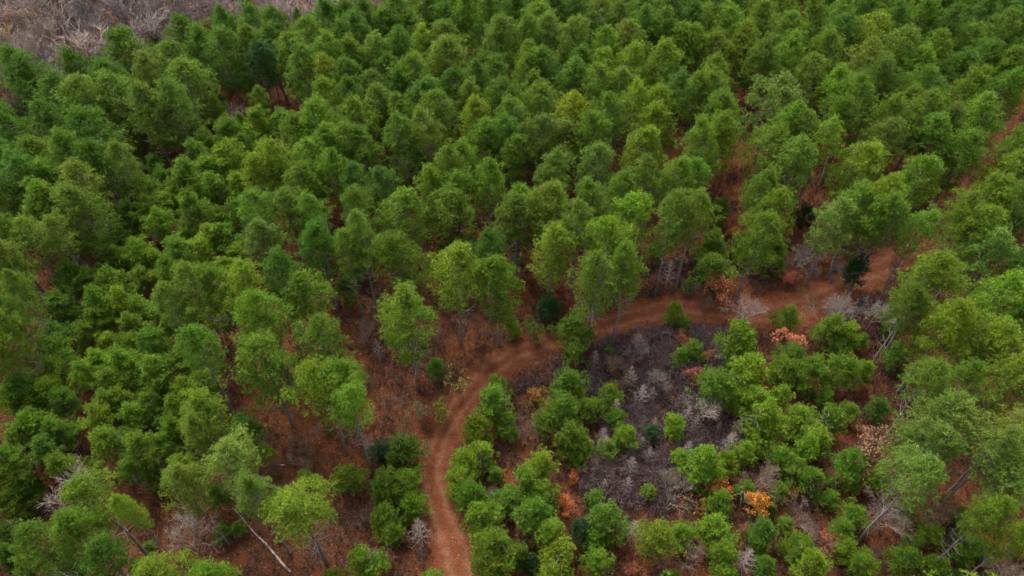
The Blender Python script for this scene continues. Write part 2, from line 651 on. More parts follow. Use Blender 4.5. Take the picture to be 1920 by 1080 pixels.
def broadleaf(kind, px, ytop, w, bark, label, leaf=None, sparse=False, lean=None):
    """kind: bare_tree, bare_shrub, bare_sapling or leafy_shrub; its middle and width read in the photograph"""
    src = {'bare_tree': BARE_TREE, 'bare_shrub': BARE_SHRUB, 'leafy_shrub': BARE_SHRUB, 'bare_sapling': SNAG}[kind]
    if kind == 'bare_tree' and not label:
        src = BARE_FAR
    i = random.randrange(len(src))
    tm, bm_, tips, h0, r0 = src[i]
    asp = {'bare_tree': 1.5 if label else 1.25, 'bare_shrub': 1.15, 'leafy_shrub': 1.15, 'bare_sapling': 1.9}[kind]
    P, r, hz, cy = solve(px, ytop, w * (1.18 if label else 1.0), lambda r, hz: max(hz, 11.0 - hz) if kind == 'bare_tree' and not label else hz, lambda r: r * asp)
    H = P[2] + hz
    root = link(kind)
    root.location = (P[0], P[1], 0)
    root.rotation_euler = (0, 0, random.uniform(0, 6.28))
    sc = (r / r0, r / r0, H / h0)
    t = copy_part((kind, 't', i, src is BARE_FAR), 'trunk' if kind != 'bare_shrub' and kind != 'leafy_shrub' else 'stems', tm, root)
    b = copy_part((kind, 'b', i, src is BARE_FAR), 'branches', bm_, root)
    t.scale = b.scale = sc
    t.color = b.color = jitter(bark, 0.06)
    if leaf:
        me = (SPARSE_LEAF if sparse else LEAF_SHRUB)[i]
        l = copy_part((kind, 'l', sparse, i), 'leaves', me, root)
        l.scale = sc
        l.color = jitter(leaf, 0.06)
    root['category'] = {'bare_tree': 'bare tree', 'bare_shrub': 'bare shrub', 'bare_sapling': 'bare sapling', 'leafy_shrub': 'shrub'}[kind]
    if label:
        root['label'] = label
    else:
        THINGS.append((root, px, cy, {'bare_tree': 'bare tree', 'leafy_shrub': 'rusty shrub', 'bare_sapling': 'bare sapling'}.get(kind, 'bare shrub'), None, w))
        root['group'] = {'bare_tree': 'bare winter trees of the far wood', 'leafy_shrub': 'rusty shrubs of the understorey', 'bare_sapling': 'thin bare saplings in the brush'}.get(kind, 'bare shrubs of the understorey')
    return root


# ------------------------------------------------------------------ tall pines and young pines, read off the photograph
# nine sheets, three times enlarged: x, y of the crown's top edge, width, tone
SHEETS = {}
SHEETS[(0, 0)] = ('''
130 265 190 d;190 350 210 d;40 590 150 d;110 660 220 d;500 295 190 d;720 190 240 d;650 350 180 d;840 310 160 o;1065 110 180 d;1275 65 160 d;
1430 50 170 d;1565 40 150 d;1150 170 190 d;1270 170 200 d;1000 240 200 o;1080 330 230 o;1410 160 180 o;1540 150 170 d;1480 240 150 t;1650 200 180 o;
1750 100 150 g;1860 10 180 d;1720 270 180 o;350 430 230 d;520 430 220 o;700 430 230 o;860 480 220 o;340 590 240 d;580 620 260 d;1000 470 210 o;
250 770 230 g;430 740 230 d;70 790 210 d;590 790 230 d;700 800 140 o;350 1020 280 g;150 880 230 d;300 890 220 g;480 900 210 o;40 960 200 d;
1610 800 260 y;1870 330 160 y;1840 190 160 g;1860 470 190 y;1780 560 210 g;1700 650 190 g;1870 700 180 g;1760 780 190 g;1480 870 200 y;1880 850 190 g;1730 920 220 g
''', '''
1300 670 200 d;1460 610 160 g;1590 620 160 d;1180 740 170 g;1390 720 190 g;1110 790 170 g;1290 800 210 b;1060 900 200 g;1400 860 180 g;940 940 150 d;840 1010 180 g;
1180 880 190 g;1220 980 190 g;1000 1010 170 g;1350 980 180 b;1120 1030 170 g
''')
SHEETS[(640, 0)] = ('''
40 20 160 d;140 10 160 d;330 0 180 d;480 0 160 d;590 30 170 d;700 -20 170 g;820 10 160 g;980 -30 170 d;1090 20 180 g;1200 -20 170 d;1330 -10 170 d;1450 10 170 o;
1560 30 150 d;1700 0 170 d;1850 -20 180 d;250 60 170 d;380 80 190 g;120 100 190 d;20 130 150 d;600 130 200 o;450 150 120 b;890 115 200 o;1050 110 170 g;1160 90 160 o;
1290 105 190 o;1420 80 160 d;1610 130 180 o;1480 180 170 g;1700 60 170 d;1800 60 160 d;1890 130 190 g;270 310 140 d;400 310 200 g;210 200 180 o;330 180 190 d;80 230 190 o;
600 220 230 o;1060 245 150 g;1140 290 190 d;1050 310 180 g;1450 290 160 b;1600 260 180 b;1350 270 160 d;1800 260 200 g;1580 380 150 l;1430 380 180 g;1290 350 210 d;750 365 180 d;
640 390 170 d;860 330 180 d;200 400 180 d;60 440 140 d;470 440 240 d;330 410 170 d;920 440 220 d;720 460 150 o;1080 420 200 o;210 490 190 o;100 560 200 g;340 540 190 g;
560 520 200 o;770 560 190 g;1110 480 200 o;1280 540 220 y;1500 540 160 g;1640 490 150 b;1770 490 190 y;1390 640 190 g;350 680 190 g;480 630 190 o;20 690 180 g;130 720 170 g;
800 680 200 g;980 580 190 g;1120 640 210 o;1270 680 230 o;1750 590 210 y;1680 710 210 y;970 770 190 g;690 790 180 g;600 820 180 g;1190 860 220 o;1430 800 210 l;830 900 210 g;
240 950 200 d;90 930 190 d;520 930 210 g;650 950 200 g;1570 960 190 g;1000 1040 180 g;1400 1020 210 g;1720 900 190 o;1870 880 190 g;1850 420 170 d;40 330 180 o;920 640 160 d
''', '')
SHEETS[(1280, 0)] = ('''
40 30 180 d;180 -10 170 g;270 60 180 g;450 20 180 g;570 90 190 g;700 10 170 o;860 0 160 g;1000 0 170 d;1180 30 160 d;1340 10 180 g;1480 40 170 d;1650 0 170 d;1800 60 160 d;1890 0 150 d;
40 170 190 g;330 155 170 y;160 200 180 g;420 230 180 o;560 200 180 g;780 190 180 g;880 90 160 d;1030 85 200 y;1190 170 200 o;1390 190 180 y;1290 270 180 g;1560 150 200 g;1680 240 170 d;
1780 280 180 g;1890 200 160 d;1540 290 180 d;160 320 160 g;60 410 160 g;170 430 200 g;200 530 180 g;490 440 230 l;840 400 210 b;960 430 190 g;1080 350 200 d;1330 390 190 g;1560 395 220 y;
1780 395 190 g;1250 500 190 o;900 560 200 g;570 590 230 g;1140 540 210 g;1320 510 190 g;1640 540 210 g;1450 590 190 o;200 640 190 g;90 690 190 g;770 680 160 b;480 720 200 g;1110 660 200 o;
1390 650 200 g;1540 730 210 g;1890 690 190 g;590 780 260 g;970 790 260 b;1310 860 230 g;1840 810 250 b;40 890 200 g;1100 1000 210 b;1660 980 260 b;1860 1010 220 g;440 950 200 g;700 320 160 o;660 640 170 o
''', '')
SHEETS[(0, 360)] = ('''
300 -10 230 o;480 -40 250 o;330 120 180 o;60 150 240 g;190 150 180 g;60 260 230 o;120 440 180 g;60 560 190 g;20 800 140 g;80 680 180 g;
1490 145 200 l;1460 0 210 g;1630 -20 210 o;1750 20 190 g;1810 170 230 d;1600 330 230 d;1720 440 270 g;1490 540 260 b;1380 410 210 b;1230 420 190 g;1100 400 210 o;970 500 180 o;
1130 740 210 g;1520 800 320 g;1820 700 250 g;1830 930 270 b
''', '''
400 400 190 d;350 560 220 d;340 720 200 d;310 800 190 g;310 920 180 g;130 1000 230 d;300 1030 200 b;660 180 140 d;740 60 180 d;840 20 180 g;900 90 170 g;1060 160 150 l;1180 180 150 b;
960 10 160 g;1100 0 180 g;780 260 160 b;690 300 180 g;870 310 170 g;1000 260 200 g;1140 250 160 b;1260 180 180 g;1250 80 140 g;1360 40 180 g;1340 290 160 b;960 360 180 g;900 440 130 y;
640 430 210 g;560 540 180 g;680 540 180 b;800 590 180 b;500 720 160 g;640 780 170 y;740 680 170 g;560 880 150 b;480 940 160 b;700 870 190 g;870 770 220 g;880 910 200 g;1150 900 170 g;
1140 1000 200 b;620 980 190 g;760 990 190 g;910 1010 190 g;520 430 160 g;800 420 150 g;1020 870 170 g;560 640 170 g;960 680 130 g;620 300 150 d
''')
SHEETS[(640, 360)] = ('''
340 -10 280 g;610 -20 270 o;980 20 270 o;110 115 190 g;40 220 170 g;330 230 270 g;640 290 270 b;830 225 220 d;880 370 270 g;370 545 300 g;1190 190 230 b;1600 0 270 b;1480 140 260 b;
1590 290 220 g;1430 340 260 o;1330 60 190 o;20 930 210 g;1850 20 210 o;100 -20 190 g;1160 -60 230 o
''', '''
1310 690 230 g;960 720 100 b;1870 615 120 b;1500 870 65 g;530 930 120 d;30 480 140 d;1910 870 110 g;1280 990 220 g;870 1030 150 g;90 360 130 d;1760 280 110 g;1490 500 140 g;1560 600 60 g
''')
SHEETS[(1280, 360)] = ('''
60 0 210 o;490 -20 220 g;420 100 230 g;840 30 230 l;970 -30 250 g;1150 0 210 g;1325 85 190 g;1575 0 180 o;1660 70 240 b;1720 200 250 l;1380 320 290 b;1260 520 180 g;1450 580 300 b;
1730 490 340 b;1730 700 300 b;1870 50 160 d;1890 300 140 d;1370 920 210 g;1830 920 250 b;1580 930 180 g;1890 600 160 g
''', '''
200 40 140 d;160 220 200 g;180 350 220 g;500 250 200 g;30 490 70 g;560 560 140 g;60 830 130 g;10 700 70 b;310 730 240 b;840 690 200 g;910 740 160 b;1000 790 100 g;620 850 160 g;
360 900 250 b;560 920 170 g;720 920 200 g;890 910 190 g;1010 940 140 b;190 990 230 g;300 280 110 d;1180 700 120 g;1200 850 150 g
''')
SHEETS[(0, 720)] = ('''
540 490 280 g;740 590 130 b;450 680 250 g;250 770 250 g;600 820 250 d;940 920 250 b;1220 980 240 b;1060 440 210 o;1160 20 270 b;1140 140 200 l;1320 280 270 l;
1440 490 190 l;1690 530 340 b
''', '''
100 0 190 g;250 10 180 d;200 130 210 g;350 20 160 g;330 180 180 g;120 210 180 g;250 280 180 d;380 210 110 g;50 330 150 g;120 400 140 g;350 380 160 g;60 450 160 g;170 520 180 d;70 590 170 g;
400 930 230 d;60 760 160 d;60 880 170 d;180 930 180 g;840 880 80 g;620 30 180 g;560 100 180 b;760 100 190 g;620 240 200 g;700 10 170 g;800 270 170 g;910 170 100 d;940 260 160 g;
740 400 140 g;860 420 180 g;1040 380 220 g;1380 160 230 d;1490 340 100 b;1230 560 140 g;1250 780 100 g;1340 770 90 g;1850 230 55 g;1870 1040 140 g;1710 480 100 g;470 420 140 g;800 960 150 d
''')
SHEETS[(640, 720)] = ('60 -20 210 b', '''
860 0 220 g;1240 50 200 g;1150 140 160 g;1390 70 140 g;1500 0 160 g;1550 140 120 g;760 165 190 y;930 170 140 g;780 310 190 b;1290 210 210 g;1350 290 150 g;1120 365 190 b;1050 450 200 g;
1605 225 140 b;1495 305 120 b;1870 165 150 b;1900 360 100 b;1730 565 85 b;40 450 170 b;350 280 230 d;240 480 200 g;420 450 190 g;430 590 170 b;260 660 180 g;280 760 150 b;140 900 210 g;
560 1020 200 g;690 360 180 b;620 470 180 b;700 560 200 g;760 650 220 b;950 560 190 g;1120 540 200 g;1080 640 230 g;840 810 260 g;860 920 230 g;1000 890 150 g;1180 750 200 b;1220 850 240 y;
1430 590 130 g;1490 660 250 g;1420 800 180 g;1440 930 170 g;1780 760 230 b;1900 780 150 b;1860 1045 90 b;870 460 100 g;1190 1000 200 y;1330 370 110 g
''')
SHEETS[(1280, 720)] = ('''
1440 20 330 l;1370 160 330 l;1290 370 260 l;1830 110 240 l;1760 230 220 l;1820 390 250 l;1710 590 200 b;1840 730 170 b
''', '''
110 340 240 b;240 370 150 b;340 310 150 b;400 0 210 b;450 90 250 b;640 110 200 b;540 0 160 b;750 220 200 b;680 280 190 b;830 120 190 g;800 30 100 g;1100 70 140 d;930 100 130 g;630 410 180 g;
720 460 160 g;550 340 170 g;920 370 200 g;1080 455 160 g;1250 675 140 g;1390 770 150 b;1540 680 140 d;1600 830 190 g;1690 880 130 d;1240 900 180 g;1420 955 180 b;1530 1040 90 d;820 590 120 g;
960 660 180 g;900 760 140 g;910 860 140 b;1010 930 170 g;720 920 220 b;650 840 180 g;580 740 100 g;460 960 140 g;430 860 110 g;200 580 180 g;350 540 120 g;490 660 90 d;450 750 170 d;
180 720 220 b;220 880 180 b;240 1000 160 g;20 780 110 g;540 550 110 g;330 20 160 b;1290 840 120 g
''')
for (ox, oy), (tall_s, young_s) in SHEETS.items():
    for fn, s in ((pine, tall_s), (young, young_s)):
        for e in s.replace('\n', '').split(';'):
            if e.strip():
                x, y, w, tone = e.split()
                fn(ox + float(x) / 3, oy + float(y) / 3, float(w) / 3, tone)

# closing the canopy of the bright young thicket on the left
YG_R = random.Random(33)
THICKET = np.array([(215, 400), (330, 330), (470, 250), (520, 330), (480, 470), (420, 640), (350, 700), (330, 840), (240, 880), (180, 800), (150, 640)])
seen = [(t[1], t[2], t[5]) for t in THINGS]
for _ in range(900):
    x, y = YG_R.uniform(140, 530), YG_R.uniform(240, 880)
    w = YG_R.uniform(42, 60)
    if inside(THICKET, np.array([[x, y]]))[0] and min(math.hypot(a - x, b - y) / (0.5 * (c + w)) for a, b, c in seen) > 0.62:
        young(x, y - w * 0.5, w, YG_R.choice('ggbbgy'))
        seen.append((x, y, w))

# ------------------------------------------------------------------ evergreen shrubs
cedar(1028, 553, 42, 't', 'round dark green cedar at the track edge under two tall pines')
cedar(715, 823, 42, 'k', 'dark evergreen shrub beside a young pine left of the track')
cedar(1220, 795, 30, 't', 'small blue green evergreen alone in the purple brush clearing')
cedar(1510, 385, 36, 'k', 'very dark evergreen shrub behind pale pines above the track')
cedar(1605, 478, 42, 'k', 'low dark evergreen shrub at the foot of a leaning pine trunk')
cedar(1087, 975, 46, 'k', 'dark evergreen shrub in a gap between two bright young pines')
cedar(995, 1038, 32, 'k', 'dark evergreen shrub at the bottom edge below the red bush')
cedar(297, 68, 22, 'k', 'small dark evergreen at the edge of the grey bare wood')
cedar(345, 572, 36, 'k', 'dark shrub in the black gap of the young pine thicket')

# ------------------------------------------------------------------ single broadleaf trees and shrubs
GREY, PALE, BROWN, PINK = (0.50, 0.49, 0.50), (0.70, 0.67, 0.65), (0.42, 0.30, 0.24), (0.62, 0.50, 0.46)
RUST, ORANGE, GOLD, TAN, RED, YG = (0.20, 0.066, 0.030), (0.34, 0.105, 0.028), (0.44, 0.19, 0.022), (0.22, 0.115, 0.062), (0.20, 0.035, 0.045), (0.19, 0.20, 0.022)
B = broadleaf
B('bare_tree', 130, 860, 105, PALE, 'pale bare tree with twisted white branches among dark pines')
B('bare_tree', 352, 962, 92, PALE, 'dead bare tree with broken limbs beside the lower left clearing')
B('bare_sapling', 1187, 968, 42, PALE, 'silver bare sapling between two young pines at the bottom edge')
B('bare_sapling', 787, 965, 48, PALE, 'white bare sapling close to the left side of the lower track')
B('bare_sapling', 1253, 484, 34, PALE, 'slim white bare sapling standing in dark brush above the track')
B('bare_sapling', 1150, 508, 24, PALE, 'thin white bare sapling at the upper edge of the track bend')
B('bare_sapling', 708, 632, 28, GREY, 'thin leafless sapling left of a large pine in rusty undergrowth')
B('bare_shrub', 920, 897, 38, GREY, 'small grey bare shrub framed by bright young pines')
B('bare_shrub', 1258, 878, 74, PALE, 'large pale bare shrub at the lower edge of the purple brush')
B('bare_shrub', 985, 782, 42, GREY, 'grey bare shrub between young pines right of the track')
B('bare_shrub', 1020, 800, 40, BROWN, 'brown bare shrub between young pines inside the track bend')
B('bare_shrub', 680, 592, 60, PINK, 'pinkish bare shrub on rusty ground between tall pines')
B('bare_shrub', 703, 563, 30, PINK, 'small bare shrub just behind a larger pinkish bare shrub')
B('bare_tree', 1500, 440, 58, PALE, 'tall pale bare tree leaning over the track at its right bend')
B('bare_tree', 1398, 548, 62, PALE, 'whitish bare tree standing on the inner edge of the track')
B('bare_shrub', 1570, 546, 88, PALE, 'wide spreading pale bare shrub on the inner side of the track')
B('bare_tree', 1640, 548, 58, PALE, 'pale bare tree at the right end of the spreading bare shrub')
B('bare_tree', 1318, 718, 62, PALE, 'pale bare tree at the right side of the purple brush clearing')
B('bare_shrub', 1413, 846, 86, PINK, 'big pinkish bare shrub in front of the bright pine clump')
B('bare_shrub', 1508, 928, 66, PINK, 'pale pink bare shrub beside a small orange leaved spray')
B('leafy_shrub', 1557, 982, 52, PINK, 'bare shrub with a few orange leaves left on its top', ORANGE, True)
B('bare_tree', 1655, 925, 74, PINK, 'slanting bare tree in the brown hollow at lower right')
B('bare_tree', 1730, 900, 76, BROWN, 'brownish bare tree in the red hollow below the pale pines')
B('bare_sapling', 1397, 1018, 44, PALE, 'pale bare sapling between young pines near the bottom edge')
B('bare_shrub', 1300, 1020, 62, PINK, 'tan and pink bare shrub at the bottom edge')
B('bare_tree', 1890, 1030, 74, PALE, 'pale bare tree in the lower right corner')
B('bare_sapling', 1790, 985, 40, GREY, 'grey bare sapling growing in front of a dark young pine')
B('bare_shrub', 1250, 1030, 46, PINK, 'small tan bare shrub beside the silver sapling')
B('bare_shrub', 300, 822, 54, PINK, 'pinkish bare shrub under young pines above the lower left clearing')
B('bare_tree', 335, 745, 44, PINK, 'small bare tree in the reddish gap of the thicket')
B('bare_shrub', 585, 790, 34, PALE, 'little pale bare shrub at the foot of a tall pine trunk')
B('bare_sapling', 545, 845, 22, PALE, 'tiny white bare sapling on the rusty open floor')
B('bare_sapling', 692, 815, 24, GREY, 'grey bare sapling beside a pine trunk left of the track')
B('bare_tree', 1187, 628, 46, GREY, 'grey bare tree in the brush just inside the track bend')
B('bare_tree', 1240, 690, 44, GREY, 'grey bare tree in the middle of the purple brush')
B('bare_tree', 1355, 640, 36, GREY, 'grey bare tree beside a rust leaved shrub inside the bend')
B('bare_shrub', 1705, 300, 0.1 + 38, GREY, 'grey bare shrub in a dark gap between pines near the far track')
B('bare_tree', 1160, 660, 40, BROWN, 'brown bare tree at the left side of the purple brush')
B('bare_tree', 455, 180, 60, PINK, 'pale bare tree under the dark pines near the bare wood')
B('bare_tree', 1875, 8, 60, BROWN, 'brown bare tree among pines in the upper right corner')
B('bare_tree', 1160, 215, 40, GREY, 'grey bare tree squeezed between pines in the dense forest')
B('leafy_shrub', 977, 962, 50, GREY, 'dark red bush beside a grey shrub in the lower thicket', RED)
B('leafy_shrub', 1073, 878, 24, BROWN, 'small rust orange bush at the edge of the purple brush', ORANGE)
B('leafy_shrub', 1070, 922, 38, PINK, 'bright orange bush in front of the purple brush', ORANGE)
B('leafy_shrub', 1002, 725, 34, BROWN, 'ochre leaved bush squeezed between young pines inside the bend', (0.30, 0.15, 0.03))
B('leafy_shrub', 985, 750, 32, BROWN, 'yellow brown bush below the ochre leaved bush', (0.22, 0.15, 0.03), True)
B('leafy_shrub', 790, 742, 44, PALE, 'yellow green shrub with white stems left of the track', YG, True)
B('leafy_shrub', 817, 748, 40, BROWN, 'bright yellow green shrub at the left edge of the track', YG)
B('leafy_shrub', 862, 688, 46, BROWN, 'yellow green shrub at the track edge near a rusty sapling', YG, True)
B('leafy_shrub', 993, 598, 40, BROWN, 'light green leafy shrub left of the round dark cedar', (0.12, 0.16, 0.025))
B('leafy_shrub', 788, 822, 36, PALE, 'sparse yellow green shrub between dark shrub and track', (0.16, 0.17, 0.03), True)
B('leafy_shrub', 905, 642, 38, BROWN, 'rusty leaved shrub at the outer edge of the track bend', RUST)
B('leafy_shrub', 975, 458, 30, BROWN, 'orange brown shrub behind a pine trunk in the forest', (0.30, 0.12, 0.03))
B('leafy_shrub', 1000, 518, 30, BROWN, 'dark rust shrub left of the open pine above the cedar', RUST)
B('leafy_shrub', 1055, 530, 34, BROWN, 'rust brown shrub behind the round dark cedar', (0.20, 0.065, 0.035))
B('leafy_shrub', 1062, 556, 36, BROWN, 'reddish shrub touching the right side of the dark cedar', RUST)
B('leafy_shrub', 1357, 500, 60, PINK, 'copper leaved shrub under a young pine above the track', (0.33, 0.105, 0.05))
B('leafy_shrub', 1480, 500, 28, PINK, 'salmon leaved shrub at the foot of the tall pale bare tree', (0.42, 0.14, 0.08))
B('leafy_shrub', 1480, 606, 48, PINK, 'peach orange bush on the inner edge of the right bend', (0.50, 0.20, 0.10))
B('leafy_shrub', 1677, 556, 42, BROWN, 'brown leaved shrub right of the bare tree by the track', (0.20, 0.095, 0.045))
B('leafy_shrub', 1272, 622, 36, BROWN, 'rust leaved shrub below a small bright pine by the track', RUST)
B('leafy_shrub', 1190, 622, 30, PINK, 'pale rust shrub at the top of the purple brush', (0.33, 0.12, 0.06), True)
B('leafy_shrub', 1333, 655, 30, BROWN, 'orange brown shrub left of the bright pine clump', (0.30, 0.105, 0.04))
B('leafy_shrub', 1300, 676, 46, BROWN, 'dull rust shrub below a round young pine in the brush', (0.20, 0.07, 0.042))
B('leafy_shrub', 1262, 822, 38, BROWN, 'low rust shrub under a small pine in the purple clearing', (0.20, 0.075, 0.045), True)
B('leafy_shrub', 1617, 796, 78, PINK, 'large tan leaved oak shrub between bright and pale pines', TAN)
B('leafy_shrub', 1593, 770, 30, BROWN, 'small tan shrub behind the large tan oak shrub', TAN)
B('leafy_shrub', 1340, 884, 52, BROWN, 'dull orange shrub below a bright young pine', (0.36, 0.14, 0.03))
B('leafy_shrub', 1305, 920, 40, BROWN, 'ochre orange shrub left of the gold bush', (0.33, 0.15, 0.025), True)
B('leafy_shrub', 1415, 906, 54, BROWN, 'glowing golden orange bush among bright young pines', GOLD)
B('leafy_shrub', 1395, 975, 28, PINK, 'small tan brown bush below the golden bush', TAN)
B('leafy_shrub', 1600, 903, 22, BROWN, 'tiny bright orange bush in the brown gap at lower right', ORANGE)
B('leafy_shrub', 1480, 908, 26, PINK, 'small salmon bush left of the tiny orange bush', (0.36, 0.13, 0.07))
B('leafy_shrub', 1747, 948, 46, BROWN, 'tan leaved shrub below the bare tree in the red hollow', TAN)
B('leafy_shrub', 1780, 920, 30, BROWN, 'ochre green shrub in the red hollow at the right', (0.22, 0.15, 0.03))
B('leafy_shrub', 1897, 998, 36, BROWN, 'ochre leaved shrub near the lower right corner', (0.26, 0.15, 0.03))
B('leafy_shrub', 1197, 1050, 36, BROWN, 'rust brown bush at the bottom edge under the silver sapling', RUST)
B('leafy_shrub', 1535, 845, 30, BROWN, 'brownish shrub right of a dense young pine', (0.19, 0.12, 0.045), True)
B('leafy_shrub', 218, 350, 34, BROWN, 'yellow gold bush at the left behind dark pine trunks', (0.34, 0.17, 0.025))
B('leafy_shrub', 387, 36, 40, BROWN, 'golden leaved tree at the edge of the bare wood', (0.36, 0.19, 0.045))
B('leafy_shrub', 28, 18, 76, BROWN, 'tan gold leaved tree in the bare wood at upper left', (0.28, 0.165, 0.075))
B('leafy_shrub', 715, 1028, 34, PINK, 'pale rust shrub right of a young pine at the bottom edge', (0.28, 0.11, 0.055), True)
B('leafy_shrub', 1120, 385, 30, BROWN, 'rust shrub on open floor between tall pines', RUST)
B('leafy_shrub', 890, 420, 40, BROWN, 'rusty orange shrub under pines behind a straight trunk', (0.27, 0.09, 0.03))
B('leafy_shrub', 833, 425, 30, BROWN, 'ochre shrub left of a straight pine trunk in the forest', (0.24, 0.12, 0.04), True)
B('leafy_shrub', 625, 372, 34, BROWN, 'orange brown shrub beside the pale pine in the forest', (0.30, 0.12, 0.04))
B('leafy_shrub', 52, 640, 36, BROWN, 'rust brown shrub under tall pines at the left edge', (0.22, 0.10, 0.03))
B('leafy_shrub', 1375, 425, 24, BROWN, 'small orange shrub behind a young pine above the track', (0.36, 0.15, 0.03))

# twiggy understorey shrubs under the pines
UR = random.Random(21)
for x0, y0, x1, y1, n in [(640, 570, 860, 780, 13), (480, 780, 700, 900, 9), (1050, 430, 1350, 560, 12), (1480, 380, 1700, 520, 9), (1290, 450, 1490, 560, 8),
                          (1550, 830, 1910, 1070, 16), (1100, 640, 1380, 900, 12), (620, 900, 800, 1070, 8), (380, 640, 480, 780, 5), (760, 400, 1130, 560, 10), (950, 770, 1120, 860, 5), (420, 120, 600, 220, 8), (300, 200, 420, 330, 6)]:
    for _ in range(n):
        rust = UR.random() < 0.28 and not (x0 == 1100)
        B('leafy_shrub' if rust else 'bare_shrub', UR.uniform(x0, x1), UR.uniform(y0, y1), UR.uniform(24, 50), UR.choice([BROWN, GREY, PINK, (0.5, 0.38, 0.33)]), None,
          UR.choice([RUST, (0.19, 0.075, 0.045), (0.25, 0.10, 0.04)]) if rust else None, UR.random() < 0.5)

# thin leafless saplings standing in the purple brush
for _ in range(30):
    B('bare_sapling', UR.uniform(1105, 1390), UR.uniform(640, 900), UR.uniform(22, 42), UR.choice([(0.55, 0.50, 0.49), (0.62, 0.55, 0.53), PINK, PALE]), None)

# the grey wood at the upper left
for i, (x, y, w) in enumerate([(75, 5, 95), (120, -8, 100), (155, 32, 120), (200, 20, 100), (50, 62, 90), (100, 66, 100), (12, 88, 90), (140, 84, 90), (225, 48, 90),
                               (245, -8, 95), (282, 14, 95), (325, -14, 95), (362, 4, 90), (402, -12, 90), (440, -4, 90), (480, -10, 90), (522, -8, 90), (560, -14, 90),
                               (602, -16, 95), (640, -18, 90), (688, -16, 80), (25, 128, 80), (75, 108, 90), (118, 112, 80), (180, 70, 80), (262, 60, 80), (320, 45, 75),
                               (430, 40, 75), (560, 20, 75), (0, 40, 90), (300, -35, 90), (190, -30, 100), (60, -30, 100), (640, 15, 70), (720, -20, 80), (740, -34, 80), (670, -40, 90), (590, -45, 90), (510, -42, 90), (420, -45, 95), (350, -60, 95), (240, -55, 95), (130, -60, 100), (10, -10, 100), (95, 30, 90), (345, 70, 60), (300, 90, 60), (215, 100, 60), (40, 165, 60), (500, 20, 75)]):
    B('bare_tree', x, y, w, random.choice([(0.50, 0.48, 0.48), (0.64, 0.59, 0.56), (0.46, 0.40, 0.37), (0.85, 0.80, 0.78)]), None)

# ------------------------------------------------------------------ dead logs
def log(name, a, b, r, label, stubs=0):
    A, _ = at(*a)
    Bp, _ = at(*b)
    L = float(np.linalg.norm(Bp - A))
    root = link(name)
    root.location = (A[0], A[1], 0)
    dv = Bp - A
    root.rotation_euler = (0, 0, math.atan2(dv[1], dv[0]))
    T = Tubes(8)
    n = 8
    pts = [(L * i / n, 0.04 * math.sin(i * 1.7) * L / 8, r * (1 - 0.6 * i / n) + 0.02) for i in range(n + 1)]
    T.add([pts[0]] + pts + [pts[-1]], [0.01] + [r * (1 - 0.65 * i / n) for i in range(n + 1)] + [0.005])
    o = link('stem', T.mesh('stem', M_LOG), root)
    for s in range(stubs):
        S = Tubes(4)
        x = L * (0.62 + 0.36 * s / stubs)
        sg = 1 if s % 2 else -1
        S.add([(x, 0, r * 0.5), (x + 0.35, sg * random.uniform(0.35, 0.8), r + random.uniform(0.1, 0.4))], [0.03, 0.01])
        link('stub', S.mesh('stub', M_LOG), root)
    root['label'] = label
    root['category'] = 'fallen trunk'
    return root


log('fallen_trunk', (546, 1074), (424, 940), 0.13, 'long pale fallen trunk lying across the rusty floor at bottom left', 7)
log('fallen_trunk', (807, 791), (788, 788), 0.13, 'short pale broken log at the left edge of the track', 0)
log('fallen_trunk', (533, 874), (524, 872), 0.10, 'tiny pale log piece on the open rusty floor', 0)

# ------------------------------------------------------------------ ground, track
def plane(name, s, z, mat):
    me = bpy.data.meshes.new(name)
    n = 12
    xs = np.linspace(-s, s, n)
    v = [(x, y, z) for y in xs for x in xs]
    f = [(j * n + i, j * n + i + 1, (j + 1) * n + i + 1, (j + 1) * n + i) for j in range(n - 1) for i in range(n - 1)]
    me.from_pydata(v, [], f)
    me.materials.append(mat)
    o = link(name, me)
    o['kind'] = 'structure'
    return o


plane('ground', 3000, 0.0, M_GROUND)

TRACK = [(900, 1180, 3.6), (880, 1128, 3.6), (863, 1073, 4.3), (853, 1020, 4.2), (833, 970, 3.9), (814, 920, 3.5), (815, 862, 3.5), (833, 815, 3.8), (853, 772, 3.7), (880, 738, 3.8), (915, 703, 3.8), (957, 672, 4.0),
         (1010, 646, 4.2), (1070, 624, 4.3), (1140, 604, 4.3), (1207, 588, 4.3), (1273, 578, 4.3), (1345, 580, 4.4), (1420, 588, 5.0), (1493, 579, 5.6), (1550, 555, 5.4),
         (1613, 522, 4.6), (1663, 495, 4.2), (1716, 462, 4.0), (1750, 420, 4.0), (1768, 380, 4.0), (1793, 340, 4.2), (1830, 298, 4.4), (1855, 255, 4.4), (1880, 225, 4.2), (1905, 175, 3.6), (1940, 110, 3.2), (1975, 50, 3.2)]
ctrl = np.array([[*at(x, y)[0][:2], w] for x, y, w in TRACK])
path = []
for i in range(len(ctrl) - 1):
    p0, p1, p2, p3 = ctrl[max(i - 1, 0)], ctrl[i], ctrl[i + 1], ctrl[min(i + 2, len(ctrl) - 1)]
    k = max(3, int(np.linalg.norm((p2 - p1)[:2]) / 0.35))
    for j in range(k):
        t = j / k
        path.append(0.5 * ((2 * p1) + (-p0 + p2) * t + (2 * p0 - 5 * p1 + 4 * p2 - p3) * t * t + (-p0 + 3 * p1 - 3 * p2 + p3) * t ** 3))
path = np.array(path)


def smooth_noise(n, step):
    k = rng.normal(size=n // step + 3)
    x = np.arange(n) / step
    i = x.astype(int)
    f = x - i
    f = f * f * (3 - 2 * f)
    return k[i] * (1 - f) + k[i + 1] * f


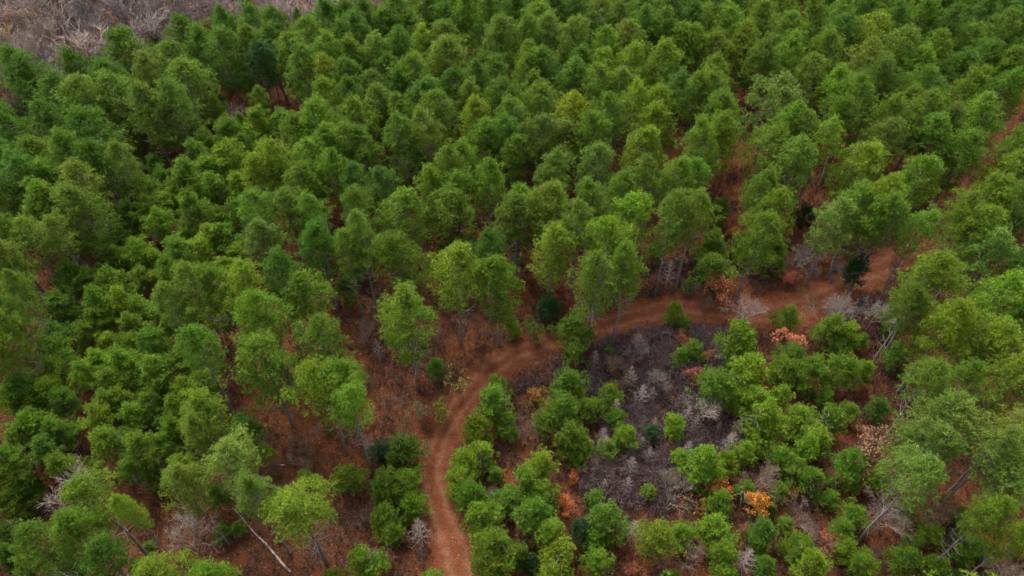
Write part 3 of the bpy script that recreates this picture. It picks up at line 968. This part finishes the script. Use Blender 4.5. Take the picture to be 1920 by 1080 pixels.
def ribbon(name, path, mat, z):
    n = len(path)
    tan = unit(np.gradient(path[:, :2], axis=0))
    nor = np.stack([-tan[:, 1], tan[:, 0]], 1)
    wl = path[:, 2] * 0.5 + 0.22 * smooth_noise(n, 9) + 0.12 * smooth_noise(n, 3) + 0.08 * rng.normal(size=n)
    wr = path[:, 2] * 0.5 + 0.22 * smooth_noise(n, 9) + 0.12 * smooth_noise(n, 3) + 0.08 * rng.normal(size=n)
    cols = np.linspace(0, 1, 7)
    v, uv = [], []
    s = np.concatenate([[0], np.cumsum(np.linalg.norm(np.diff(path[:, :2], axis=0), axis=1))])
    for i in range(n):
        a = path[i, :2] + nor[i] * wl[i]
        b = path[i, :2] - nor[i] * wr[i]
        for c in cols:
            q = a * (1 - c) + b * c
            v.append((q[0], q[1], z))
            uv.append((c, s[i]))
    m = len(cols)
    f = [(i * m + j, i * m + j + 1, (i + 1) * m + j + 1, (i + 1) * m + j) for i in range(n - 1) for j in range(m - 1)]
    me = bpy.data.meshes.new(name)
    me.from_pydata(v, [], f)
    ul = me.uv_layers.new(name='UVMap')
    for l in me.loops:
        ul.data[l.index].uv = uv[l.vertex_index]
    me.materials.append(mat)
    o = link(name, me)
    o['kind'] = 'structure'
    return o


ribbon('dirt_track', path, M_TRACK, 0.006)
for o, px, py, kind, tone, w in THINGS:
    if kind == 'young pine':
        d = path[:, :2] - np.array(o.location[:2])
        dist = np.hypot(d[:, 0], d[:, 1])
        i = int(dist.argmin())
        need = path[i, 2] * 0.5 + 0.012 * w
        if dist[i] < need:
            q = path[i, :2] - d[i] / max(dist[i], 0.01) * need
            o.location = (q[0], q[1], 0)


def off_track(p, margin=0.0):
    d = np.full(len(p), 1e9)
    for q in path[::3]:
        d = np.minimum(d, np.hypot(p[:, 0] - q[0], p[:, 1] - q[1]) - q[2] * 0.5)
    return d > margin


# ------------------------------------------------------------------ brush, undergrowth, litter (nobody could count them)
def scatter(poly_px, density):
    poly = np.array([at(x, y)[0][:2] for x, y in poly_px])
    lo, hi = poly.min(0), poly.max(0)
    n = int((hi - lo).prod() * density)
    p = rng.uniform(lo, hi, (n, 2))
    return p[inside(poly, p)]


def bush_blades(p, h, stems, side, width):
    """plants at p: stems flaring from the foot, each with side twigs"""
    n = len(p)
    base = np.repeat(np.c_[p, np.zeros(n)], stems, 0)
    hh = np.repeat(h, stems) * rng.uniform(0.55, 1.15, n * stems)
    a = rng.uniform(0, 6.28, n * stems)
    tl = rng.uniform(0.1, 0.75, n * stems)
    d = unit(np.c_[np.cos(a) * tl, np.sin(a) * tl, np.ones(n * stems)])
    out = [blades(base, d, hh, width * 1.4)]
    for k in range(side):
        t = rng.uniform(0.3, 0.95, n * stems)
        q = base + d * (hh * t)[:, None]
        dd = unit(d + rng.normal(0, 0.7, d.shape))
        out.append(blades(q, dd, hh * rng.uniform(0.2, 0.45, n * stems), width))
    return np.concatenate(out)


def stuff(name, v, mat, label, cat):
    o = link(name, mesh_tris(name, v, mat))
    o['kind'] = 'stuff'
    o['label'] = label
    o['category'] = cat
    return o


CLEARING = [(1085, 668), (1140, 648), (1240, 628), (1330, 625), (1372, 668), (1368, 720), (1392, 770), (1410, 830), (1340, 850), (1300, 905), (1240, 965), (1160, 960), (1100, 940), (1085, 880), (1120, 830), (1110, 760)]
BRUSHES = [(CLEARING, 18.0, 1.9), ([(1060, 640), (1400, 600), (1400, 720), (1440, 860), (1300, 960), (1200, 1000), (1060, 960)], 3.5, 1.2), ([(1130, 625), (1220, 610), (1350, 612), (1375, 640), (1250, 650), (1130, 650)], 9.0, 1.4),
           ([(945, 712), (1050, 672), (1075, 700), (1000, 735), (955, 745)], 9.0, 1.3),
           ([(1540, 590), (1600, 560), (1660, 560), (1690, 620), (1640, 640), (1580, 610)], 7.0, 1.5),
           ([(1175, 500), (1300, 480), (1330, 540), (1250, 565), (1170, 550)], 7.0, 1.3),
           ([(1400, 520), (1470, 510), (1500, 560), (1430, 570)], 2.5, 1.3),
           ([(1300, 800), (1400, 790), (1420, 850), (1330, 860)], 3.0, 1.3)]
vs = []
for poly, dens, h in BRUSHES:
    p = scatter(poly, dens)
    p = p[off_track(p, 0.2)]
    k = np.sin(p[:, 0] * 1.7 + 2 * np.sin(p[:, 1] * 0.9)) * np.sin(p[:, 1] * 1.5 + 1.5 * np.sin(p[:, 0] * 0.7 + 1))     # thick and thin places
    p = p[k + rng.normal(0, 0.5, len(p)) > -0.9]
    k = np.sin(p[:, 0] * 1.7 + 2 * np.sin(p[:, 1] * 0.9)) * np.sin(p[:, 1] * 1.5 + 1.5 * np.sin(p[:, 0] * 0.7 + 1))
    vs.append(bush_blades(p, h * (0.75 + 0.55 * k) * rng.uniform(0.6, 1.25, len(p)), 6, 5, 0.028))
stuff('bare_brush', np.concatenate(vs), M_BRUSH, 'dense purple grey leafless brush filling the clearing inside the bend', 'brush')

FRAME = [(-80, -40), (2000, -40), (2000, 1160), (-80, 1160)]
p = scatter(FRAME, 2.6)
keep = np.sin(p[:, 0] * 0.31 + 1.3 * np.sin(p[:, 1] * 0.17)) + np.sin(p[:, 1] * 0.37 + 2) + rng.normal(0, 0.7, len(p)) > -0.3
p = p[keep & off_track(p, 0.25)]
stuff('undergrowth', bush_blades(p, rng.uniform(0.35, 1.6, len(p)), 6, 3, 0.032), M_UNDER, 'low rusty brown undergrowth of twigs and dry stems on the forest floor', 'undergrowth')

p = scatter([(-60, 330), (1980, 330), (1980, 1150), (-60, 1150)], 4.6)
k = np.sin(p[:, 0] * 0.55 + 1.7 * np.sin(p[:, 1] * 0.33)) * np.sin(p[:, 1] * 0.6 + 1.2 * np.sin(p[:, 0] * 0.4 + 2))
p = p[(k + rng.normal(0, 0.3, len(p)) > -0.12) & off_track(p, 0.4)]
stuff('dry_brush', bush_blades(p, rng.uniform(0.5, 1.6, len(p)), 6, 4, 0.026), M_DRY, 'patches of grey brown leafless brush under and between the pines', 'brush')

p = scatter([(-60, 300), (1980, 300), (1980, 1150), (-60, 1150)], 18)
q = off_track(p, -0.5) | (rng.random(len(p)) < 0.3)
p = p[q]
n = len(p)
P3 = np.c_[p, rng.uniform(0.02, 0.06, n)]
a = rng.uniform(0, 6.28, n)
dd = unit(np.c_[np.cos(a), np.sin(a), rng.normal(0, 0.25, n)])
L = rng.uniform(0.08, 0.2, n)
stuff('leaf_litter', blades(P3, dd, L, L * 0.8), M_LITTER, 'scattered orange brown fallen leaves and needles over the open floor', 'leaf litter')

p = scatter([(-60, -60), (720, -60), (640, 60), (420, 90), (250, 150), (150, 190), (-60, 260)], 2.4)
stuff('wood_brush', bush_blades(p, rng.uniform(0.6, 2.4, len(p)), 6, 4, 0.04), M_WOODBRUSH, 'tangled grey brown twigs between the bare trees at upper left', 'brush')

# the many pines past the first few hundred: filling the far forest, and the wood going on outside the picture
GAPS = [[(400, 240), (500, 190), (590, 140), (600, 190), (500, 215), (400, 320), (330, 310)], [(40, 450), (160, 430), (170, 510), (60, 520)], [(1370, 240), (1420, 240), (1420, 340), (1340, 350)],
        [(790, 80), (910, 80), (910, 115), (790, 130)], [(830, 240), (880, 240), (870, 275), (830, 275)], [(-300, -400), (820, -80), (720, 42), (560, 55), (430, 90), (250, 125), (160, 165), (-300, 320)]]


def far_wood():
    xy, g = [], np.random.default_rng(5)
    have = [(a, b, r) for a, b, r in TAKEN]
    tr = path[::4]
    for k in range(9000):
        x, y = g.uniform(-200, 200), g.uniform(-20, 290)
        u, v = pix((x, y, 11.0)) if y * CP + 54 * SP > 5 else (9999, 9999)
        if -60 < u < 1980 and v > (300 - 0.05 * u if u > 700 else 60):
            if v < 1150:
                continue
        if any(inside(np.array(gp), np.array([[u, v]]))[0] for gp in GAPS):
            continue
        if np.min(np.hypot(tr[:, 0] - x, tr[:, 1] - y) - tr[:, 2] * 0.5) < 2.6:
            continue
        r = g.uniform(2.4, 3.3)
        if any((a - x) ** 2 + (b - y) ** 2 < (0.88 * (r + rr)) ** 2 for a, b, rr in have):
            continue
        have.append((x, y, r))
        xy.append((x, y, r))
    n_big = len(xy)
    for k in range(7000):                                     # younger pines coming up between them
        x, y = g.uniform(-110, 110), g.uniform(45, 190)
        u, v = pix((x, y, 5.0))
        if not (-60 < u < 1980 and v < (190 if u > 520 else 320)) or any(inside(np.array(gp), np.array([[u, v]]))[0] for gp in GAPS):
            continue
        if np.min(np.hypot(tr[:, 0] - x, tr[:, 1] - y) - tr[:, 2] * 0.5) < 1.6:
            continue
        r = g.uniform(1.1, 1.9)
        if any((a - x) ** 2 + (b - y) ** 2 < (0.62 * (r + rr)) ** 2 for a, b, rr in have):
            continue
        have.append((x, y, r))
        xy.append((x, y, r))
    # one mesh per kind of tree (crown and trunk), set out on points by geometry nodes
    protos = []
    for i in range(6):
        v = crown_tris(700 + i, PR, PHZ, 210, 16, needles=9, fat=1.15)
        v[:, 2] = v[:, 2] * 0.92 + PH - PHZ * 0.92
        tv, tf = [], []
        for q in range(5):
            an = 2 * math.pi * q / 5
            tv += [(0.2 * math.cos(an), 0.2 * math.sin(an), 0), (0.06 * math.cos(an), 0.06 * math.sin(an), PH * 0.93)]
            j = (q + 1) % 5
            tf += [(2 * q, 2 * j, 2 * j + 1), (2 * q, 2 * j + 1, 2 * q + 1)]
        n = len(v)
        me = mesh_tris('pine_wood_tree', np.concatenate([v, np.array(tv)]), M_FAR, tri=np.concatenate([np.arange(n).reshape(-1, 3), np.array(tf) + n]))
        me.materials.append(M_BARK)
        mi = np.zeros(len(me.polygons), np.int32)
        mi[n // 3:] = 1
        me.polygons.foreach_set('material_index', mi)
        protos.append(bpy.data.objects.new('pine_wood_tree', me))
    me = bpy.data.meshes.new('pine_wood')
    me.from_pydata([(x, y, 0) for x, y, r in xy], [], [])
    n = len(xy)
    H = np.where(np.arange(n) < n_big, g.uniform(14.5, 17.3, n), g.uniform(5.5, 10.5, n))
    rr = np.array([q[2] for q in xy])
    sc = np.c_[rr / PR, rr / PR, H / PH].astype(np.float32)
    rot = np.c_[np.zeros(n), np.zeros(n), g.uniform(0, 6.28, n)].astype(np.float32)
    tint = np.array([jitter(TONE['gdogdoyg'[g.integers(8)]]) for _ in range(n)], dtype=np.float32)
    me.attributes.new('size', 'FLOAT_VECTOR', 'POINT').data.foreach_set('vector', sc.ravel())
    me.attributes.new('turn', 'FLOAT_VECTOR', 'POINT').data.foreach_set('vector', rot.ravel())
    me.attributes.new('tint', 'FLOAT_COLOR', 'POINT').data.foreach_set('color', tint.ravel())
    me.attributes.new('which', 'INT', 'POINT').data.foreach_set('value', g.integers(0, 6, n).astype(np.int32))
    o = link('pine_wood', me)
    ng = bpy.data.node_groups.new('pine_wood', 'GeometryNodeTree')
    ng.interface.new_socket('Geometry', in_out='INPUT', socket_type='NodeSocketGeometry')
    ng.interface.new_socket('Geometry', in_out='OUTPUT', socket_type='NodeSocketGeometry')
    gi, go = ng.nodes.new('NodeGroupInput'), ng.nodes.new('NodeGroupOutput')
    join = ng.nodes.new('GeometryNodeGeometryToInstance')
    for p_ in reversed(protos):
        inf = ng.nodes.new('GeometryNodeObjectInfo')
        inf.inputs['Object'].default_value = p_
        ng.links.new(inf.outputs['Geometry'], join.inputs[0])
    iop = ng.nodes.new('GeometryNodeInstanceOnPoints')
    iop.inputs['Pick Instance'].default_value = True
    ng.links.new(gi.outputs[0], iop.inputs['Points'])
    ng.links.new(join.outputs[0], iop.inputs['Instance'])
    for nm, typ, sock in (('which', 'INT', 'Instance Index'), ('turn', 'FLOAT_VECTOR', 'Rotation'), ('size', 'FLOAT_VECTOR', 'Scale')):
        na = ng.nodes.new('GeometryNodeInputNamedAttribute')
        na.data_type = typ
        na.inputs['Name'].default_value = nm
        ng.links.new([q for q in na.outputs if q.enabled and q.name == 'Attribute'][0], iop.inputs[sock])
    ng.links.new(iop.outputs[0], go.inputs[0])
    md = o.modifiers.new('pine_wood', 'NODES')
    md.node_group = ng
    o['kind'] = 'stuff'
    o['label'] = 'dense pine wood filling the forest behind and between the nearer pines'
    o['category'] = 'pine wood'


far_wood()

# ------------------------------------------------------------------ labels: each tree told by its look and by the landmark it stands next to
MARKS = [(1028, 585, 'round dark cedar'), (500, 440, 'pale pine'), (1415, 945, 'golden bush'), (977, 985, 'dark red bush'), (1070, 938, 'orange bush'),
         (1617, 828, 'large tan oak shrub'), (1220, 808, 'blue green evergreen'), (1187, 1015, 'silver bare sapling'), (787, 1000, 'white bare sapling'), (130, 895, 'twisted white bare tree'),
         (485, 1005, 'long fallen trunk'), (320, 960, 'lower left clearing'), (1480, 625, 'peach orange bush'), (1500, 500, 'tall pale bare tree'), (1357, 528, 'copper shrub'),
         (817, 765, 'yellow green shrub'), (905, 665, 'rusty shrub'), (680, 620, 'pinkish bare shrub'), (218, 365, 'gold bush'), (345, 585, 'black gap in the thicket'),
         (1258, 920, 'large pale bare shrub'), (1413, 875, 'big pinkish bare shrub'), (1253, 520, 'slim white sapling'), (1640, 590, 'bare tree by the track'), (1570, 565, 'spreading bare shrub'),
         (1605, 495, 'leaning pine trunk'), (1853, 250, 'far end of the track'), (387, 48, 'golden leaved tree'), (625, 385, 'orange brown shrub'), (890, 435, 'rusty orange shrub'),
         (1390, 290, 'red strip of floor'), (1120, 400, 'rust shrub'), (1730, 930, 'red hollow'), (1600, 910, 'tiny orange bush'), (1508, 960, 'pale pink bare shrub'),
         (1890, 1060, 'lower right corner'), (1910, 10, 'upper right corner'), (20, 1060, 'lower left corner'), (1000, 2, 'middle of the top edge'), (1450, 2, 'right part of the top edge'),
         (1655, 970, 'slanting bare tree'), (300, 840, 'bare shrub in the thicket'), (150, 790, 'dark trail'), (95, 480, 'red bare patch'), (297, 78, 'small dark evergreen'),
         (1322, 770, 'pale bare tree in purple brush'), (817, 860, 'narrowest part of the track'), (1000, 745, 'ochre bush'), (1020, 815, 'brown bare shrub'), (20, 640, 'left edge shrub'),
         (600, 830, 'rusty open floor'), (1910, 600, 'middle of the right edge'), (5, 200, 'upper part of the left edge'), (890, 105, 'dark trunk gap'), (1500, 150, 'dark slot between pines'), (1160, 230, 'grey bare tree'),
         (455, 200, 'bare tree under dark pines'), (720, 380, 'twin pines'), (1200, 340, 'reddish gap'), (850, 250, 'small floor gap'), (600, 150, 'red slope'), (1740, 300, 'shadowy gap'), (330, 290, 'leaf strewn gap')]
ORD = ['', 'second ', 'third ', 'fourth ', 'fifth ', 'sixth ', 'seventh ', 'eighth ', 'ninth ', 'tenth ', 'eleventh ', 'twelfth ', 'thirteenth ', 'fourteenth ']
boxes = {}
for o, px, py, kind, tone, w in THINGS:
    m = min(MARKS, key=lambda k: (k[0] - px) ** 2 + (k[1] - py) ** 2)
    dx, dy = px - m[0], py - m[1]
    side = ('right of' if dx > 0 else 'left of') if abs(dx) > abs(dy) else ('in front of' if dy > 0 else 'beyond')
    boxes.setdefault((m[2], side, kind), []).append((math.hypot(dx, dy), o, tone, w, py))
for (mark, side, kind), rows in boxes.items():
    rows.sort(key=lambda r: r[0])
    for i, (dist, o, tone, w, py) in enumerate(rows):
        noun = {'bare tree': 'bare grey tree', 'bare shrub': 'leafless twiggy shrub', 'rusty shrub': 'rust brown leafy shrub', 'bare sapling': 'thin leafless sapling'}.get(kind, kind)
        colour = TONE_WORD[tone] + ' ' if tone else ''
        ws = len(f"{colour}{noun} {ORD[min(i, 13)]}nearest {kind.split()[-1]} {side} the {mark}".split())
        near = f"nearest {kind.split()[-1]}" if ws <= 16 else 'nearest'
        o['label'] = f"{colour}{noun}, {ORD[min(i, 13)]}{near} {side} the {mark}"

# ------------------------------------------------------------------ light
SUN_EL, SUN_AZ = math.radians(58), math.radians(-25)     # azimuth from +Y (ahead of the camera) towards +X
w = bpy.data.worlds.new('World')
scene.world = w
w.use_nodes = True
nt = w.node_tree
bg = nt.nodes['Background']
sky = nt.nodes.new('ShaderNodeTexSky')
sky.sky_type = 'NISHITA'
sky.sun_disc = False
sky.sun_elevation = SUN_EL
sky.sun_rotation = SUN_AZ
sky.air_density = 1.0
sky.dust_density = 6.0
sky.ozone_density = 1.0
hs = nt.nodes.new('ShaderNodeHueSaturation')
hs.inputs['Saturation'].default_value = 0.15             # a veil of cloud
nt.links.new(sky.outputs[0], hs.inputs['Color'])
nt.links.new(hs.outputs[0], bg.inputs['Color'])
bg.inputs['Strength'].default_value = 0.15
sd = bpy.data.lights.new('sun', 'SUN')
sd.energy = 1.0
sd.angle = math.radians(30)
sd.color = (1.0, 0.95, 0.88)
so = bpy.data.objects.new('sun', sd)
COL.objects.link(so)
sv = Vector((math.sin(SUN_AZ) * math.cos(SUN_EL), math.cos(SUN_AZ) * math.cos(SUN_EL), math.sin(SUN_EL)))
so.rotation_euler = sv.to_track_quat('Z', 'Y').to_euler()
so.location = (0, 0, 100)

vs_ = scene.view_settings
vs_.view_transform = 'Standard'
vs_.look = 'None'
vs_.exposure = 1.75
vs_.gamma = 1.0
